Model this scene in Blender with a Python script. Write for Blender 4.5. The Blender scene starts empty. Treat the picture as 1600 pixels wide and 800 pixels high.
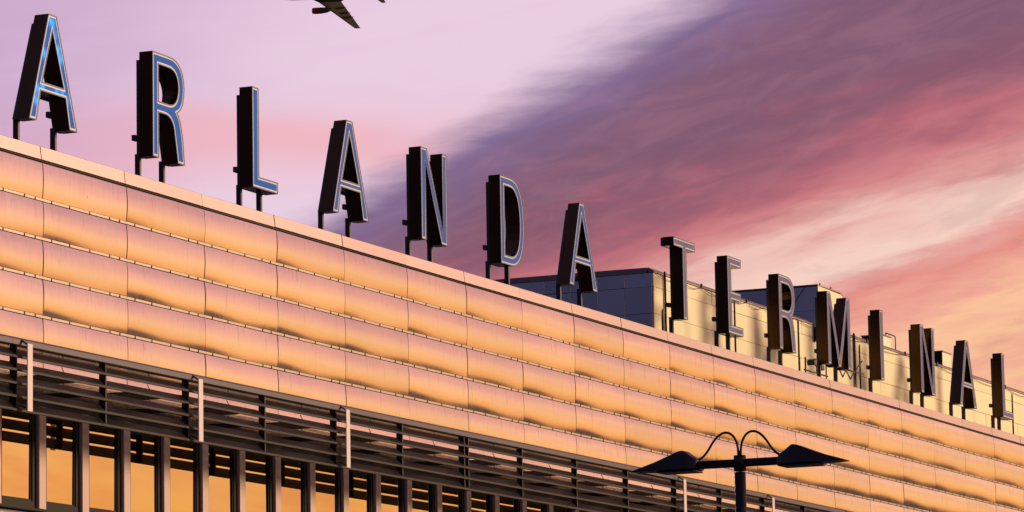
import bpy, bmesh, math, random
from mathutils import Vector, Matrix
from mathutils.geometry import tessellate_polygon
random.seed(7)
SC = bpy.context.scene
COL = SC.collection
R = math.radians

# ------------------------------------------------------------------ camera
PSI, PITCH, ROLL = R(23.664), R(8.3802), R(-1.0330)
cam_d = bpy.data.cameras.new("camera")
cam_d.sensor_width = 36.0
cam_d.lens = 139.72
cam_d.clip_start = 0.5
cam_d.clip_end = 30000
cam = bpy.data.objects.new("camera", cam_d)
COL.objects.link(cam)
fw = Vector((math.cos(PSI) * math.cos(PITCH), math.sin(PSI) * math.cos(PITCH), math.sin(PITCH)))
r0 = Vector((math.sin(PSI), -math.cos(PSI), 0))
u0 = r0.cross(fw)
rt = math.cos(ROLL) * r0 + math.sin(ROLL) * u0
up = -math.sin(ROLL) * r0 + math.cos(ROLL) * u0
M = Matrix(((rt.x, up.x, -fw.x, -87.90), (rt.y, up.y, -fw.y, -51.72), (rt.z, up.z, -fw.z, 1.70), (0, 0, 0, 1)))
cam.matrix_world = M
SC.camera = cam
SC.view_settings.view_transform = 'Standard'
SC.view_settings.look = 'None'
SC.view_settings.exposure = 0.0
SC.view_settings.gamma = 1.0


def lin(c):
    out = []
    for v in c[:3]:
        v = v / 255.0
        out.append(v / 12.92 if v <= 0.04045 else ((v + 0.055) / 1.055) ** 2.4)
    return (out[0], out[1], out[2], 1.0)


# ------------------------------------------------------------------ node helper
class NT:
    def __init__(s, tree):
        s.t = tree
        s.n = tree.nodes
        s.l = tree.links

    def put(s, sock, v):
        if isinstance(v, bpy.types.NodeSocket):
            s.l.new(v, sock)
        elif v is not None:
            sock.default_value = v

    def m(s, op, a, b=None, c=None, clamp=False):
        n = s.n.new('ShaderNodeMath')
        n.operation = op
        n.use_clamp = clamp
        s.put(n.inputs[0], a)
        if b is not None:
            s.put(n.inputs[1], b)
        if c is not None:
            s.put(n.inputs[2], c)
        return n.outputs[0]

    def smooth(s, v, lo, hi, a=0.0, b=1.0):
        n = s.n.new('ShaderNodeMapRange')
        n.interpolation_type = 'SMOOTHSTEP'
        s.put(n.inputs['Value'], v)
        n.inputs['From Min'].default_value = lo
        n.inputs['From Max'].default_value = hi
        n.inputs['To Min'].default_value = a
        n.inputs['To Max'].default_value = b
        return n.outputs['Result']

    def xyz(s, x, y, z=0.0):
        n = s.n.new('ShaderNodeCombineXYZ')
        s.put(n.inputs[0], x)
        s.put(n.inputs[1], y)
        s.put(n.inputs[2], z)
        return n.outputs[0]

    def noise(s, vec, scale=1.0, detail=3.0, rough=0.5, dist=0.0):
        n = s.n.new('ShaderNodeTexNoise')
        s.put(n.inputs['Vector'], vec)
        n.inputs['Scale'].default_value = scale
        n.inputs['Detail'].default_value = detail
        n.inputs['Roughness'].default_value = rough
        n.inputs['Distortion'].default_value = dist
        return n.outputs['Fac']

    def mix(s, f, a, b, blend='MIX'):
        n = s.n.new('ShaderNodeMix')
        n.data_type = 'RGBA'
        n.blend_type = blend
        s.put(n.inputs[0], f)
        s.put(n.inputs[6], a)
        s.put(n.inputs[7], b)
        return n.outputs[2]

    def ramp(s, v, lo, hi, stops):
        mr = s.n.new('ShaderNodeMapRange')
        s.put(mr.inputs['Value'], v)
        mr.inputs['From Min'].default_value = lo
        mr.inputs['From Max'].default_value = hi
        n = s.n.new('ShaderNodeValToRGB')
        s.l.new(mr.outputs['Result'], n.inputs[0])
        e = n.color_ramp.elements
        while len(e) < len(stops):
            e.new(0.5)
        for k, (p, c) in enumerate(stops):
            e[k].position = (p - lo) / (hi - lo)
            e[k].color = lin(c)
        return n.outputs[0]


# ------------------------------------------------------------------ sky
SUN_EL, SUN_AZ = R(13.0), R(-51.0)          # azimuth measured from the facade's own direction (+X)
world = bpy.data.worlds.new("World")
SC.world = world
world.use_nodes = True
wt = NT(world.node_tree)
wt.n.clear()
tc = wt.n.new('ShaderNodeTexCoord')
sp = wt.n.new('ShaderNodeSeparateXYZ')
wt.l.new(tc.outputs['Generated'], sp.inputs[0])
dx, dy, dz = sp.outputs
f_ = wt.m('ADD', wt.m('MULTIPLY', dx, math.cos(PSI)), wt.m('MULTIPLY', dy, math.sin(PSI)))
r_ = wt.m('SUBTRACT', wt.m('MULTIPLY', dx, math.sin(PSI)), wt.m('MULTIPLY', dy, math.cos(PSI)))
AZ = wt.m('ARCTAN2', r_, f_)                                   # radians, positive towards the sunset
EL = wt.m('ARCSINE', wt.m('MINIMUM', wt.m('MAXIMUM', dz, -0.999), 0.999))
U = wt.m('MULTIPLY', AZ, 62.1)
V = wt.m('SUBTRACT', wt.m('MULTIPLY', wt.m('SUBTRACT', 0.14626, EL), 62.1), wt.m('MULTIPLY', U, 0.018))
AD = wt.m('MULTIPLY', AZ, 180 / math.pi)
ED = wt.m('MULTIPLY', EL, 180 / math.pi)
sh = wt.m('ADD', V, wt.m('MULTIPLY', U, 0.33))
n1 = wt.noise(wt.xyz(wt.m('MULTIPLY', U, 0.20), wt.m('MULTIPLY', sh, 0.75), 3.1), 1.0, 4, 0.55, 0.25)
n2 = wt.noise(wt.xyz(wt.m('MULTIPLY', U, 0.42), wt.m('MULTIPLY', wt.m('ADD', V, wt.m('MULTIPLY', U, 0.24)), 2.2), 7.7), 1.0, 5, 0.6, 0.3)
n3 = wt.noise(wt.xyz(wt.m('MULTIPLY', U, 0.6), wt.m('MULTIPLY', wt.m('ADD', V, wt.m('MULTIPLY', U, 0.08)), 3.6), 1.3), 1.0, 6, 0.62, 0.4)
n4 = wt.noise(wt.xyz(wt.m('MULTIPLY', U, 0.16), wt.m('MULTIPLY', V, 0.55), 5.0), 1.0, 3, 0.5)
S0 = wt.m('ADD', V, wt.m('MULTIPLY', U, 0.38))
S1 = wt.m('ADD', S0, wt.m('MULTIPLY', wt.m('SUBTRACT', n1, 0.5), 1.5))
S1 = wt.m('ADD', S1, wt.m('MULTIPLY', wt.m('SUBTRACT', n3, 0.5), wt.smooth(S0, 2.2, 3.4, 0.0, 1.5)))
S = wt.m('ADD', S1, wt.m('MULTIPLY', wt.m('SUBTRACT', n2, 0.5), wt.smooth(S0, -0.5, 2.0, 0.9, 1.25)))
cloud = wt.ramp(S, -4, 8, [
    (-2.6, (130, 93, 119)), (-0.8, (131, 91, 114)), (-0.3, (139, 90, 110)),
    (0.15, (155, 96, 113)), (0.5, (178, 103, 116)), (0.95, (207, 126, 130)), (1.3, (223, 158, 152)), (1.6, (240, 194, 183)),
    (2.05, (247, 210, 195)), (2.4, (231, 164, 156)), (2.8, (229, 146, 133)), (3.3, (240, 168, 148)), (3.9, (252, 196, 154)),
    (4.5, (242, 174, 146)), (5.1, (252, 200, 150)), (6.4, (250, 185, 125))])
streak = wt.m('MULTIPLY', wt.smooth(n2, 0.52, 0.70), wt.smooth(S, -1.6, 0.4))
streak = wt.m('MULTIPLY', wt.m('MULTIPLY', streak, wt.smooth(S, 0.3, 1.1, 0.40, 0.0)), wt.smooth(V, -3.2, -0.8, 0.12, 1.0))
cloud = wt.mix(streak, cloud, lin((206, 104, 116)))
Q = wt.m('ADD', V, wt.m('MULTIPLY', U, 0.57))
Qn = wt.m('ADD', Q, wt.m('MULTIPLY', wt.m('SUBTRACT', n2, 0.5), 1.2))
cloud = wt.mix(wt.smooth(Qn, -2.3, -0.7, 0.92, 0.0), cloud, lin((131, 109, 151)))
# the clear part: lilac with a rose band
rose = wt.m('MULTIPLY', wt.smooth(wt.m('ABSOLUTE', wt.m('ADD', wt.m('ADD', V, 1.75), wt.m('MULTIPLY', wt.m('SUBTRACT', n4, 0.5), 2.0))), 0.1, 1.1, 1.0, 0.0), wt.smooth(U, -2.5, 1.0, 0.9, 0.15))
clear = wt.mix(rose, lin((233, 205, 224)), lin((240, 180, 190)))
mauve = wt.m('MULTIPLY', wt.smooth(wt.m('ADD', wt.m('SUBTRACT', U, wt.m('MULTIPLY', V, -0.9)), wt.m('MULTIPLY', wt.m('SUBTRACT', n4, 0.5), 5.0)), -11.5, -5.0, 1.0, 0.0), 0.85)
clear = wt.mix(mauve, clear, lin((200, 163, 200)))
clear = wt.mix(wt.smooth(n2, 0.45, 0.75, 0.0, 0.22), clear, lin((226, 190, 222)))
Sm = wt.m('ADD', wt.m('ADD', V, wt.m('MULTIPLY', U, 0.57)), wt.m('ADD', wt.m('MULTIPLY', wt.m('SUBTRACT', n1, 0.5), 1.1), wt.m('MULTIPLY', wt.m('SUBTRACT', n3, 0.5), 0.55)))
n5 = wt.noise(wt.xyz(wt.m('MULTIPLY', U, 0.7), wt.m('MULTIPLY', wt.m('ADD', V, wt.m('MULTIPLY', U, 0.28)), 2.4), 9.4), 1.0, 7, 0.62, 0.6)
cloud = wt.mix(wt.smooth(n5, 0.42, 0.70, 0.0, 0.22), cloud, wt.mix(0.5, lin((214, 150, 160)), cloud))
cloud = wt.mix(wt.smooth(n5, 0.30, 0.52, 0.16, 0.0), cloud, lin((104, 74, 104)))
mask = wt.smooth(Sm, -2.85, -1.85)
mask = wt.m('MULTIPLY', mask, wt.smooth(wt.m('ADD', U, wt.m('MULTIPLY', V, 0.6)), -5.6, -3.0))
view = wt.mix(mask, clear, cloud)
# the sunset side to the right of the picture: colour by height above the horizon
EN = wt.m('ADD', ED, wt.m('MULTIPLY', wt.m('SUBTRACT', n1, 0.5), 3.0))
warm = wt.ramp(EN, -2, 60, [
    (-2, (246, 150, 70)), (1.5, (252, 170, 84)), (4, (255, 196, 112)), (6, (255, 202, 138)), (8.5, (252, 196, 156)), (11, (230, 170, 154)),
    (14, (204, 148, 150)), (18, (186, 136, 152)), (26, (170, 132, 162)), (40, (134, 116, 160)), (60, (108, 102, 148))])
banks = wt.m('MULTIPLY', wt.smooth(wt.m('ADD', wt.m('MULTIPLY', n1, 0.6), wt.m('MULTIPLY', n2, 0.4)), 0.44, 0.62), wt.smooth(ED, 1.5, 6.0, 0.18, 0.50))
warm = wt.mix(banks, warm, wt.ramp(EN, 0, 30, [(0, (228, 128, 62)), (7, (222, 138, 98)), (13, (196, 134, 134)), (30, (146, 112, 146))]))
cool = wt.ramp(EN, -2, 60, [(-2, (38, 36, 50)), (4, (44, 41, 58)), (10, (56, 50, 70)), (20, (78, 70, 100)), (40, (98, 96, 142)), (60, (98, 98, 146))])
high = wt.ramp(EN, 10, 70, [(10, (214, 176, 206)), (20, (170, 140, 178)), (35, (126, 112, 158)), (70, (100, 98, 146))])
sky = wt.mix(wt.smooth(ED, 13.5, 22.0), view, high)
sky = wt.mix(wt.smooth(AD, 8.5, 24.0), sky, warm)
away = wt.m('ADD', wt.smooth(AD, -62.0, -11.0, 1.0, 0.0), wt.smooth(AD, 120.0, 165.0))
sky = wt.mix(wt.m('MINIMUM', away, 1.0), sky, cool)
bg = wt.n.new('ShaderNodeBackground')
wt.l.new(sky, bg.inputs[0])
bg.inputs[1].default_value = 1.0
nis = wt.n.new('ShaderNodeTexSky')
nis.sky_type = 'NISHITA'
nis.sun_disc = False
nis.sun_elevation = SUN_EL
nis.sun_rotation = math.pi / 2 - SUN_AZ
bg2 = wt.n.new('ShaderNodeBackground')
wt.l.new(nis.outputs[0], bg2.inputs[0])
bg2.inputs[1].default_value = 0.0012
add = wt.n.new('ShaderNodeAddShader')
wt.l.new(bg.outputs[0], add.inputs[0])
wt.l.new(bg2.outputs[0], add.inputs[1])
wo = wt.n.new('ShaderNodeOutputWorld')
wt.l.new(add.outputs[0], wo.inputs[0])

sun_d = bpy.data.lights.new("sun", 'SUN')
sun_d.energy = 3.4
sun_d.angle = R(17.0)
sun_d.color = (1.0, 0.70, 0.44)
sun = bpy.data.objects.new("sun", sun_d)
COL.objects.link(sun)
sdir = Vector((math.cos(SUN_AZ) * math.cos(SUN_EL), math.sin(SUN_AZ) * math.cos(SUN_EL), math.sin(SUN_EL)))
sun.rotation_euler = sdir.to_track_quat('Z', 'Y').to_euler()
sun.location = (0, -60, 60)


# ------------------------------------------------------------------ materials
def material(name, base, metallic=0.0, rough=0.5, vary=0.08, scale=(1, 1, 1), vscale=1.0, bump=0.0, bscale=20.0, dark=None, darkrange=(0.55, 0.75), rvary=0.0, objvary=0.0, coat=0.0):
    m = bpy.data.materials.new(name)
    m.use_nodes = True
    t = NT(m.node_tree)
    b = t.n['Principled BSDF']
    tcn = t.n.new('ShaderNodeTexCoord')
    mp = t.n.new('ShaderNodeMapping')
    t.l.new(tcn.outputs['Object'], mp.inputs[0])
    mp.inputs['Scale'].default_value = scale
    vec = mp.outputs[0]
    oi = t.n.new('ShaderNodeObjectInfo')
    if objvary:
        off = t.n.new('ShaderNodeVectorMath')
        off.operation = 'ADD'
        t.l.new(vec, off.inputs[0])
        t.l.new(t.m('MULTIPLY', oi.outputs['Random'], 61.0), off.inputs[1])
        vec = off.outputs[0]
    n = t.noise(vec, vscale, 5, 0.6)
    c = t.mix(n, tuple(v * (1 - vary) for v in base[:3]) + (1,), tuple(min(1, v * (1 + vary)) for v in base[:3]) + (1,))
    if dark:
        n2_ = t.noise(vec, vscale * 2.3, 4, 0.65)
        c = t.mix(t.smooth(n2_, darkrange[0], darkrange[1], 0, 0.7), c, dark)
    if objvary:
        g = t.m('MULTIPLY_ADD', oi.outputs['Random'], 2 * objvary, 1 - objvary)
        cc = t.n.new('ShaderNodeVectorMath')
        cc.operation = 'SCALE'
        t.l.new(c, cc.inputs[0])
        t.l.new(g, cc.inputs['Scale'])
        c = cc.outputs[0]
    t.l.new(c, b.inputs['Base Color'])
    b.inputs['Metallic'].default_value = metallic
    if rvary:
        t.l.new(t.m('ADD', rough - rvary / 2, t.m('MULTIPLY', n, rvary)), b.inputs['Roughness'])
    else:
        b.inputs['Roughness'].default_value = rough
    b.inputs['Coat Weight'].default_value = coat
    if bump:
        bn = t.n.new('ShaderNodeBump')
        bn.inputs['Strength'].default_value = bump
        bn.inputs['Distance'].default_value = 0.02
        t.l.new(t.noise(vec, bscale, 3, 0.5), bn.inputs['Height'])
        t.l.new(bn.outputs[0], b.inputs['Normal'])
    return m


def panel_material():
    """Bright anodised cladding, brushed, with rain streaks running down it."""
    m = material('cladding_metal', (0.95, 0.79, 0.76), 0.93, 0.1, 0.04, (0.5, 1, 0.5), 1.2, 0.04, 0.9, objvary=0.05)
    t = NT(m.node_tree)
    b = t.n['Principled BSDF']
    src = b.inputs['Base Color'].links[0].from_socket
    tcn = t.n.new('ShaderNodeTexCoord')
    oi = t.n.new('ShaderNodeObjectInfo')
    sx = t.n.new('ShaderNodeSeparateXYZ')
    t.l.new(tcn.outputs['Object'], sx.inputs[0])
    vec = t.xyz(t.m('MULTIPLY', sx.outputs[0], 5.0), t.m('MULTIPLY', oi.outputs['Random'], 90), t.m('MULTIPLY', sx.outputs[2], 0.55))
    st = t.noise(vec, 1.6, 4, 0.7)
    fac = t.m('MULTIPLY', t.smooth(st, 0.54, 0.74), t.smooth(sx.outputs[2], 0.1, 0.95, 0.10, 0.65))
    c = t.mix(fac, src, (0.34, 0.24, 0.22, 1))
    # fine specks
    spk = t.noise(t.xyz(t.m('MULTIPLY', sx.outputs[0], 9), t.m('MULTIPLY', oi.outputs['Random'], 70), t.m('MULTIPLY', sx.outputs[2], 7)), 1.0, 1, 0.5)
    c = t.mix(t.smooth(spk, 0.80, 0.84, 0, 0.7), c, (0.12, 0.07, 0.06, 1))
    t.l.new(c, b.inputs['Base Color'])
    t.l.new(t.m('ADD', 0.07, t.m('MULTIPLY', st, 0.11)), b.inputs['Roughness'])
    return m


MAT = {}
MAT['panel'] = panel_material()
MAT['coping'] = material('coping_metal', (0.42, 0.31, 0.30), 0.65, 0.36, 0.06, (0.6, 1, 1), 1.5, objvary=0.04, dark=(0.5, 0.38, 0.34, 1), darkrange=(0.6, 0.8))
MAT['rail'] = material('rail_metal', (0.68, 0.58, 0.50), 0.5, 0.3, 0.08, (1, 1, 1), 3.0)
MAT['gap'] = material('joint_backing', (0.055, 0.04, 0.035), 0.0, 0.7, 0.2)
MAT['dark'] = material('dark_bronze_paint', (0.019, 0.013, 0.0125), 0.1, 0.45, 0.25, (0.5, 2, 2), 2.0, rvary=0.15)
MAT['dark'].node_tree.nodes['Principled BSDF'].inputs['Specular IOR Level'].default_value = 0.2
MAT['railtop'] = material('grey_bronze_paint', (0.055, 0.045, 0.062), 0.3, 0.42, 0.12, (0.5, 2, 2), 2.0)
MAT['white'] = material('pale_post_paint', (0.74, 0.64, 0.62), 0.0, 0.45, 0.05)
MAT['mullion'] = material('mullion_paint', (0.62, 0.44, 0.37), 0.0, 0.5, 0.06, (1, 1, .3), 3.0)
MAT['frame'] = material('window_frame_paint', (0.010, 0.007, 0.006), 0.0, 0.5, 0.2)
MAT['frame'].node_tree.nodes['Principled BSDF'].inputs['Specular IOR Level'].default_value = 0.12
MAT['glass'] = material('reflective_glass', (0.84, 0.62, 0.40), 1.0, 0.015, 0.02, (0.3, 1, 0.3), 1.0, 0.02, 0.5, objvary=0.04)
MAT['wall'] = material('concrete_wall', (0.32, 0.28, 0.26), 0.0, 0.8, 0.15, vscale=0.6)
MAT['roof'] = material('roof_felt', (0.08, 0.075, 0.075), 0.0, 0.9, 0.2, vscale=0.6)
MAT['case'] = material('letter_case_paint', (0.085, 0.045, 0.022), 1.0, 0.25, 0.3, (1, 1, 1), 1.4, rvary=0.1)
MAT['case'].node_tree.nodes['Principled BSDF'].inputs['Specular IOR Level'].default_value = 0.9
MAT['rim'] = material('letter_rim_metal', (0.07, 0.055, 0.06), 0.4, 0.4, 0.15)
MAT['line'] = material('letter_outline_paint', (0.46, 0.56, 0.72), 0.1, 0.35, 0.06)
MAT['post'] = material('post_steel', (0.06, 0.05, 0.05), 0.4, 0.45, 0.25)
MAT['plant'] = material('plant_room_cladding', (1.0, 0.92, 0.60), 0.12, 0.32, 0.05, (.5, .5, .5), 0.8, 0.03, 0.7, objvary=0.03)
MAT['plantside'] = material('plant_room_side_cladding', (0.68, 0.78, 0.92), 0.8, 0.22, 0.1, (.5, .5, .5), 0.8, 0.05, 0.6, objvary=0.08)  # bluish copy of the cladding: shade on the end faces put into the colour
MAT['flash'] = material('flashing_brown', (0.26, 0.19, 0.15), 0.3, 0.5, 0.2, vscale=1.5)
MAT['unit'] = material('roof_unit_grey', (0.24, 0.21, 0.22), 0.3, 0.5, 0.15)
MAT['unitlit'] = material('roof_unit_sunlit', (0.75, 0.66, 0.52), 0.3, 0.45, 0.08)  # pale copy of the unit tone: sunlight on the fronts put into the colour
MAT['lamp'] = material('lamp_black_paint', (0.016, 0.013, 0.014), 0.1, 0.48, 0.3, vscale=3, rvary=0.15)
MAT['lamp'].node_tree.nodes['Principled BSDF'].inputs['Specular IOR Level'].default_value = 0.25
MAT['asphalt'] = material('asphalt', (0.055, 0.052, 0.05), 0.0, 0.85, 0.25, vscale=0.4)
MAT['grass'] = material('meadow', (0.07, 0.075, 0.035), 0.0, 0.95, 0.35, (0.05, 0.05, 0.05), 1.0)
MAT['leaf'] = material('forest_needles', (0.12, 0.085, 0.055), 0.0, 0.9, 0.4, (0.05, 0.05, 0.05), 1.0)
MAT['fuselage'] = material('aircraft_white_paint', (0.78, 0.75, 0.66), 0.1, 0.25, 0.03, coat=0.3)
MAT['wing'] = material('aircraft_wing_grey', (0.90, 0.82, 0.60), 0.1, 0.35, 0.06, vscale=0.4)
MAT['winged'] = material('aircraft_leading_edge', (0.06, 0.04, 0.03), 0.4, 0.4, 0.1)
MAT['red'] = material('aircraft_red_paint', (0.42, 0.02, 0.02), 0.0, 0.3, 0.1)
MAT['black'] = material('aircraft_dark', (0.10, 0.07, 0.05), 0.0, 0.5, 0.1)


def face_material(name, spots=(), base=(0.012, 0.085, 0.36), glow=0.22):
    m = material(name, base, 0.0, 0.5, 0.12, (2, 1, 1), 1.2)
    t = NT(m.node_tree)
    b = t.n['Principled BSDF']
    b.inputs['Emission Color'].default_value = (0.02, 0.17, 0.62, 1)
    b.inputs['Specular IOR Level'].default_value = 0.06
    b.inputs['Emission Strength'].default_value = glow
    if spots:
        tcn = t.n.new('ShaderNodeTexCoord')
        sx = t.n.new('ShaderNodeSeparateXYZ')
        t.l.new(tcn.outputs['Object'], sx.inputs[0])
        tot = None
        for (x, z) in spots:
            d = t.m('SQRT', t.m('ADD', t.m('POWER', t.m('SUBTRACT', sx.outputs[0], x), 2.0), t.m('POWER', t.m('MULTIPLY', t.m('SUBTRACT', sx.outputs[2], z), 0.75), 2.0)))
            g = t.smooth(d, 0.0, 0.20, 1.0, 0.0)
            tot = g if tot is None else t.m('ADD', tot, g)
        nn = t.noise(tcn.outputs['Object'], 1.3, 2, 0.5)
        tot = t.m('MULTIPLY', tot, t.smooth(nn, 0.3, 0.6, 0.5, 1.0))
        t.l.new(t.m('ADD', 0.28, t.m('MULTIPLY', tot, 0.85)), b.inputs['Emission Strength'])
        t.l.new(t.mix(t.m('MINIMUM', tot, 1.0), (0.03, 0.17, 0.62, 1), (0.02, 0.42, 1.0, 1)), b.inputs['Emission Color'])
    return m


MAT['blue'] = face_material('letter_face_blue')
MAT['bluedull'] = face_material('letter_face_dull', base=(0.060, 0.095, 0.30), glow=0.16)  # greyer step: haze over the middle letters put into the colour
MAT['blueflare'] = face_material('letter_face_flare', base=(0.17, 0.155, 0.27), glow=0.03)  # greyed lilac: flare veiling the far letters put into the base colour
MAT['bluelit'] = face_material('letter_face_blue_lit', [(1.12, 2.77), (1.28, 2.72), (1.40, 2.43), (1.53, 2.08), (1.65, 1.83), (0.78, 1.86), (0.46, 0.86), (0.72, 0.95), (1.45, 0.97), (1.74, 0.97), (0.38, 0.54), (2.0, 0.80)])


# ------------------------------------------------------------------ geometry helpers
def link(o):
    COL.objects.link(o)
    return o


def mesh_of(name, verts, faces, smooth=False):
    me = bpy.data.meshes.new(name)
    me.from_pydata([tuple(v) for v in verts], [], faces)
    bm = bmesh.new()
    bm.from_mesh(me)
    bmesh.ops.recalc_face_normals(bm, faces=bm.faces)
    bm.to_mesh(me)
    bm.free()
    if smooth:
        for p in me.polygons:
            p.use_smooth = True
    return me


def put(name, me, mat, parent=None, loc=(0, 0, 0), rot=(0, 0, 0)):
    o = bpy.data.objects.new(name, me)
    if mat is not None and not me.materials:
        me.materials.append(mat)
    o.location = loc
    o.rotation_euler = rot
    if parent is not None:
        o.parent = parent
    return link(o)


def thing(name, label, cat, loc=(0, 0, 0), group=None):
    o = bpy.data.objects.new(name, None)
    o.empty_display_size = 0.3
    o.location = loc
    o['label'] = label
    o['category'] = cat
    if group:
        o['group'] = group
    return link(o)


def box_mesh(name, x0, x1, y0, y1, z0, z1, bevel=0.0):
    v = [(x, y, z) for x in (x0, x1) for y in (y0, y1) for z in (z0, z1)]
    f = [(0, 1, 3, 2), (4, 6, 7, 5), (0, 4, 5, 1), (2, 3, 7, 6), (0, 2, 6, 4), (1, 5, 7, 3)]
    me = mesh_of(name, v, f)
    if bevel:
        bm = bmesh.new()
        bm.from_mesh(me)
        bmesh.ops.bevel(bm, geom=list(bm.edges), offset=bevel, segments=1, affect='EDGES')
        bm.to_mesh(me)
        bm.free()
    return me


def extrude_x(name, prof, x0, x1, smooth=False):
    """A closed (y, z) outline run along x."""
    n = len(prof)
    v = [(x0, p[0], p[1]) for p in prof] + [(x1, p[0], p[1]) for p in prof]
    f = [(i, (i + 1) % n, n + (i + 1) % n, n + i) for i in range(n)]
    f += [tuple(range(n - 1, -1, -1)), tuple(range(n, 2 * n))]
    return mesh_of(name, v, f, smooth)


def tube_mesh(name, pts, rad, seg=8, smooth=True):
    pts = [Vector(p) for p in pts]
    v, f = [], []
    for i, p in enumerate(pts):
        d = (pts[min(i + 1, len(pts) - 1)] - pts[max(i - 1, 0)]).normalized()
        a = d.cross(Vector((1, 0.01, 0.02)))
        if a.length < 0.2:
            a = d.cross(Vector((0, 1, 0)))
        a.normalize()
        b = d.cross(a)
        r = rad[i] if isinstance(rad, (list, tuple)) else rad
        for k in range(seg):
            t = 2 * math.pi * k / seg
            v.append(p + a * math.cos(t) * r + b * math.sin(t) * r)
    for i in range(len(pts) - 1):
        for k in range(seg):
            f.append((i * seg + k, i * seg + (k + 1) % seg, (i + 1) * seg + (k + 1) % seg, (i + 1) * seg + k))
    f.append(tuple(range(seg - 1, -1, -1)))
    f.append(tuple(range((len(pts) - 1) * seg, len(pts) * seg)))
    return mesh_of(name, v, f, smooth)


def area(l):
    return 0.5 * sum(l[i][0] * l[(i + 1) % len(l)][1] - l[(i + 1) % len(l)][0] * l[i][1] for i in range(len(l)))


def inset(loop, d):
    """Move a loop inward (left of its direction) by d, mitred."""
    n, out = len(loop), []
    for i in range(n):
        p, a, b = Vector(loop[i]), Vector(loop[i - 1]), Vector(loop[(i + 1) % n])
        e1, e2 = (p - a).normalized(), (b - p).normalized()
        n1_, n2_ = Vector((-e1.y, e1.x)), Vector((-e2.y, e2.x))
        k = n1_ + n2_
        q = max(0.30, 1 + n1_.dot(n2_))
        out.append(tuple(p + k * (d / q)))
    return out


def slab_mesh(name, loops, y0, y1):
    """A flat letter shape with holes, given depth from y0 (front) to y1."""
    allp = [p for l in loops for p in l]
    n = len(allp)
    tris = tessellate_polygon([[Vector((p[0], p[1], 0)) for p in l] for l in loops])
    v = [(p[0], y0, p[1]) for p in allp] + [(p[0], y1, p[1]) for p in allp]
    f = [tuple(t) for t in tris] + [tuple(n + i for i in reversed(t)) for t in tris]
    k = 0
    for l in loops:
        m = len(l)
        for i in range(m):
            a, b = k + i, k + (i + 1) % m
            f.append((a, b, n + b, n + a))
        k += m
    return mesh_of(name, v, f)


def ring_mesh(name, loop, d0, d1, y0, y1):
    a, b = inset(loop, d0) if d0 else loop, inset(loop, d1)
    n = len(loop)
    v = [(p[0], y0, p[1]) for p in a] + [(p[0], y0, p[1]) for p in b] + [(p[0], y1, p[1]) for p in a] + [(p[0], y1, p[1]) for p in b]
    f = []
    for i in range(n):
        j = (i + 1) % n
        f += [(i, j, n + j, n + i), (i, 2 * n + i, 2 * n + j, j), (n + i, n + j, 3 * n + j, 3 * n + i), (2 * n + i, 3 * n + i, 3 * n + j, 2 * n + j)]
    return mesh_of(name, v, f)


def bez(p0, p1, p2, n=6, first=True):
    return [((1 - t) ** 2 * p0[0] + 2 * t * (1 - t) * p1[0] + t * t * p2[0], (1 - t) ** 2 * p0[1] + 2 * t * (1 - t) * p1[1] + t * t * p2[1])
            for t in [i / n for i in range(0 if first else 1, n + 1)]]


# ------------------------------------------------------------------ ground, hill, forest
def ground_mesh():
    v, f, n = [], [], 24
    for i in range(n + 1):
        for j in range(n + 1):
            v.append((-4000 + 8000 * i / n, -4000 + 8000 * j / n, 0.0))
    for i in range(n):
        for j in range(n):
            f.append((i * (n + 1) + j, (i + 1) * (n + 1) + j, (i + 1) * (n + 1) + j + 1, i * (n + 1) + j + 1))
    return mesh_of('ground', v, f)


o = put('ground', ground_mesh(), MAT['grass'])
o['kind'] = 'structure'
o = put('forecourt', box_mesh('forecourt', -140, 220, -75, 1.0, -0.3, 0.012), MAT['asphalt'])
o['kind'] = 'structure'


def ridge(a):
    """Height of the far wooded ridge for an azimuth a (degrees)."""
    return 13 + 5.5 * math.sin(a * 0.62 + 0.6) + 3.5 * math.sin(a * 1.45 + 2.0) + 1.8 * math.sin(a * 3.1)


def hill_mesh():
    v, f = [], []
    rs = [330, 420, 500, 580, 700, 900]
    ks = [-0.02, 0.25, 0.85, 1.0, 0.75, -0.02]
    A = list(range(-100, 61, 2))
    for a in A:
        for r, k in zip(rs, ks):
            v.append((40 + r * math.cos(R(a)), r * math.sin(R(a)), ridge(a) * k if k > 0 else -0.3))
    m = len(rs)
    for i in range(len(A) - 1):
        for j in range(m - 1):
            f.append((i * m + j, (i + 1) * m + j, (i + 1) * m + j + 1, i * m + j + 1))
    return mesh_of('hill', v, f, True)


o = put('hill', hill_mesh(), MAT['grass'])
o['kind'] = 'structure'


def forest_mesh():
    v, f = [], []
    rnd = random.Random(3)
    for _ in range(2600):
        a = rnd.uniform(-95, 55)
        r = rnd.uniform(440, 640)
        k = 0.85 if r < 500 else 1.0
        z0 = ridge(a) * (0.25 + 0.6 * (r - 420) / 80 if r < 500 else 0.95) - 1
        h = rnd.uniform(13, 21)
        w = h * rnd.uniform(0.17, 0.26)
        x, y = 40 + r * math.cos(R(a)), r * math.sin(R(a))
        for lo, hi, rr in ((0.05, 0.5, 1.0), (0.3, 0.75, 0.72), (0.58, 1.0, 0.45)):
            b = len(v)
            ph = rnd.uniform(0, 6)
            for s in range(6):
                t = ph + s * math.pi / 3
                q = rr * w * rnd.uniform(0.75, 1.2)
                v.append((x + q * math.cos(t), y + q * math.sin(t), z0 + lo * h + rnd.uniform(-.4, .4)))
            v.append((x, y, z0 + hi * h))
            f += [(b + s, b + (s + 1) % 6, b + 6) for s in range(6)]
    me = bpy.data.meshes.new('forest')
    me.from_pydata(v, [], f)
    return me


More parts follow.
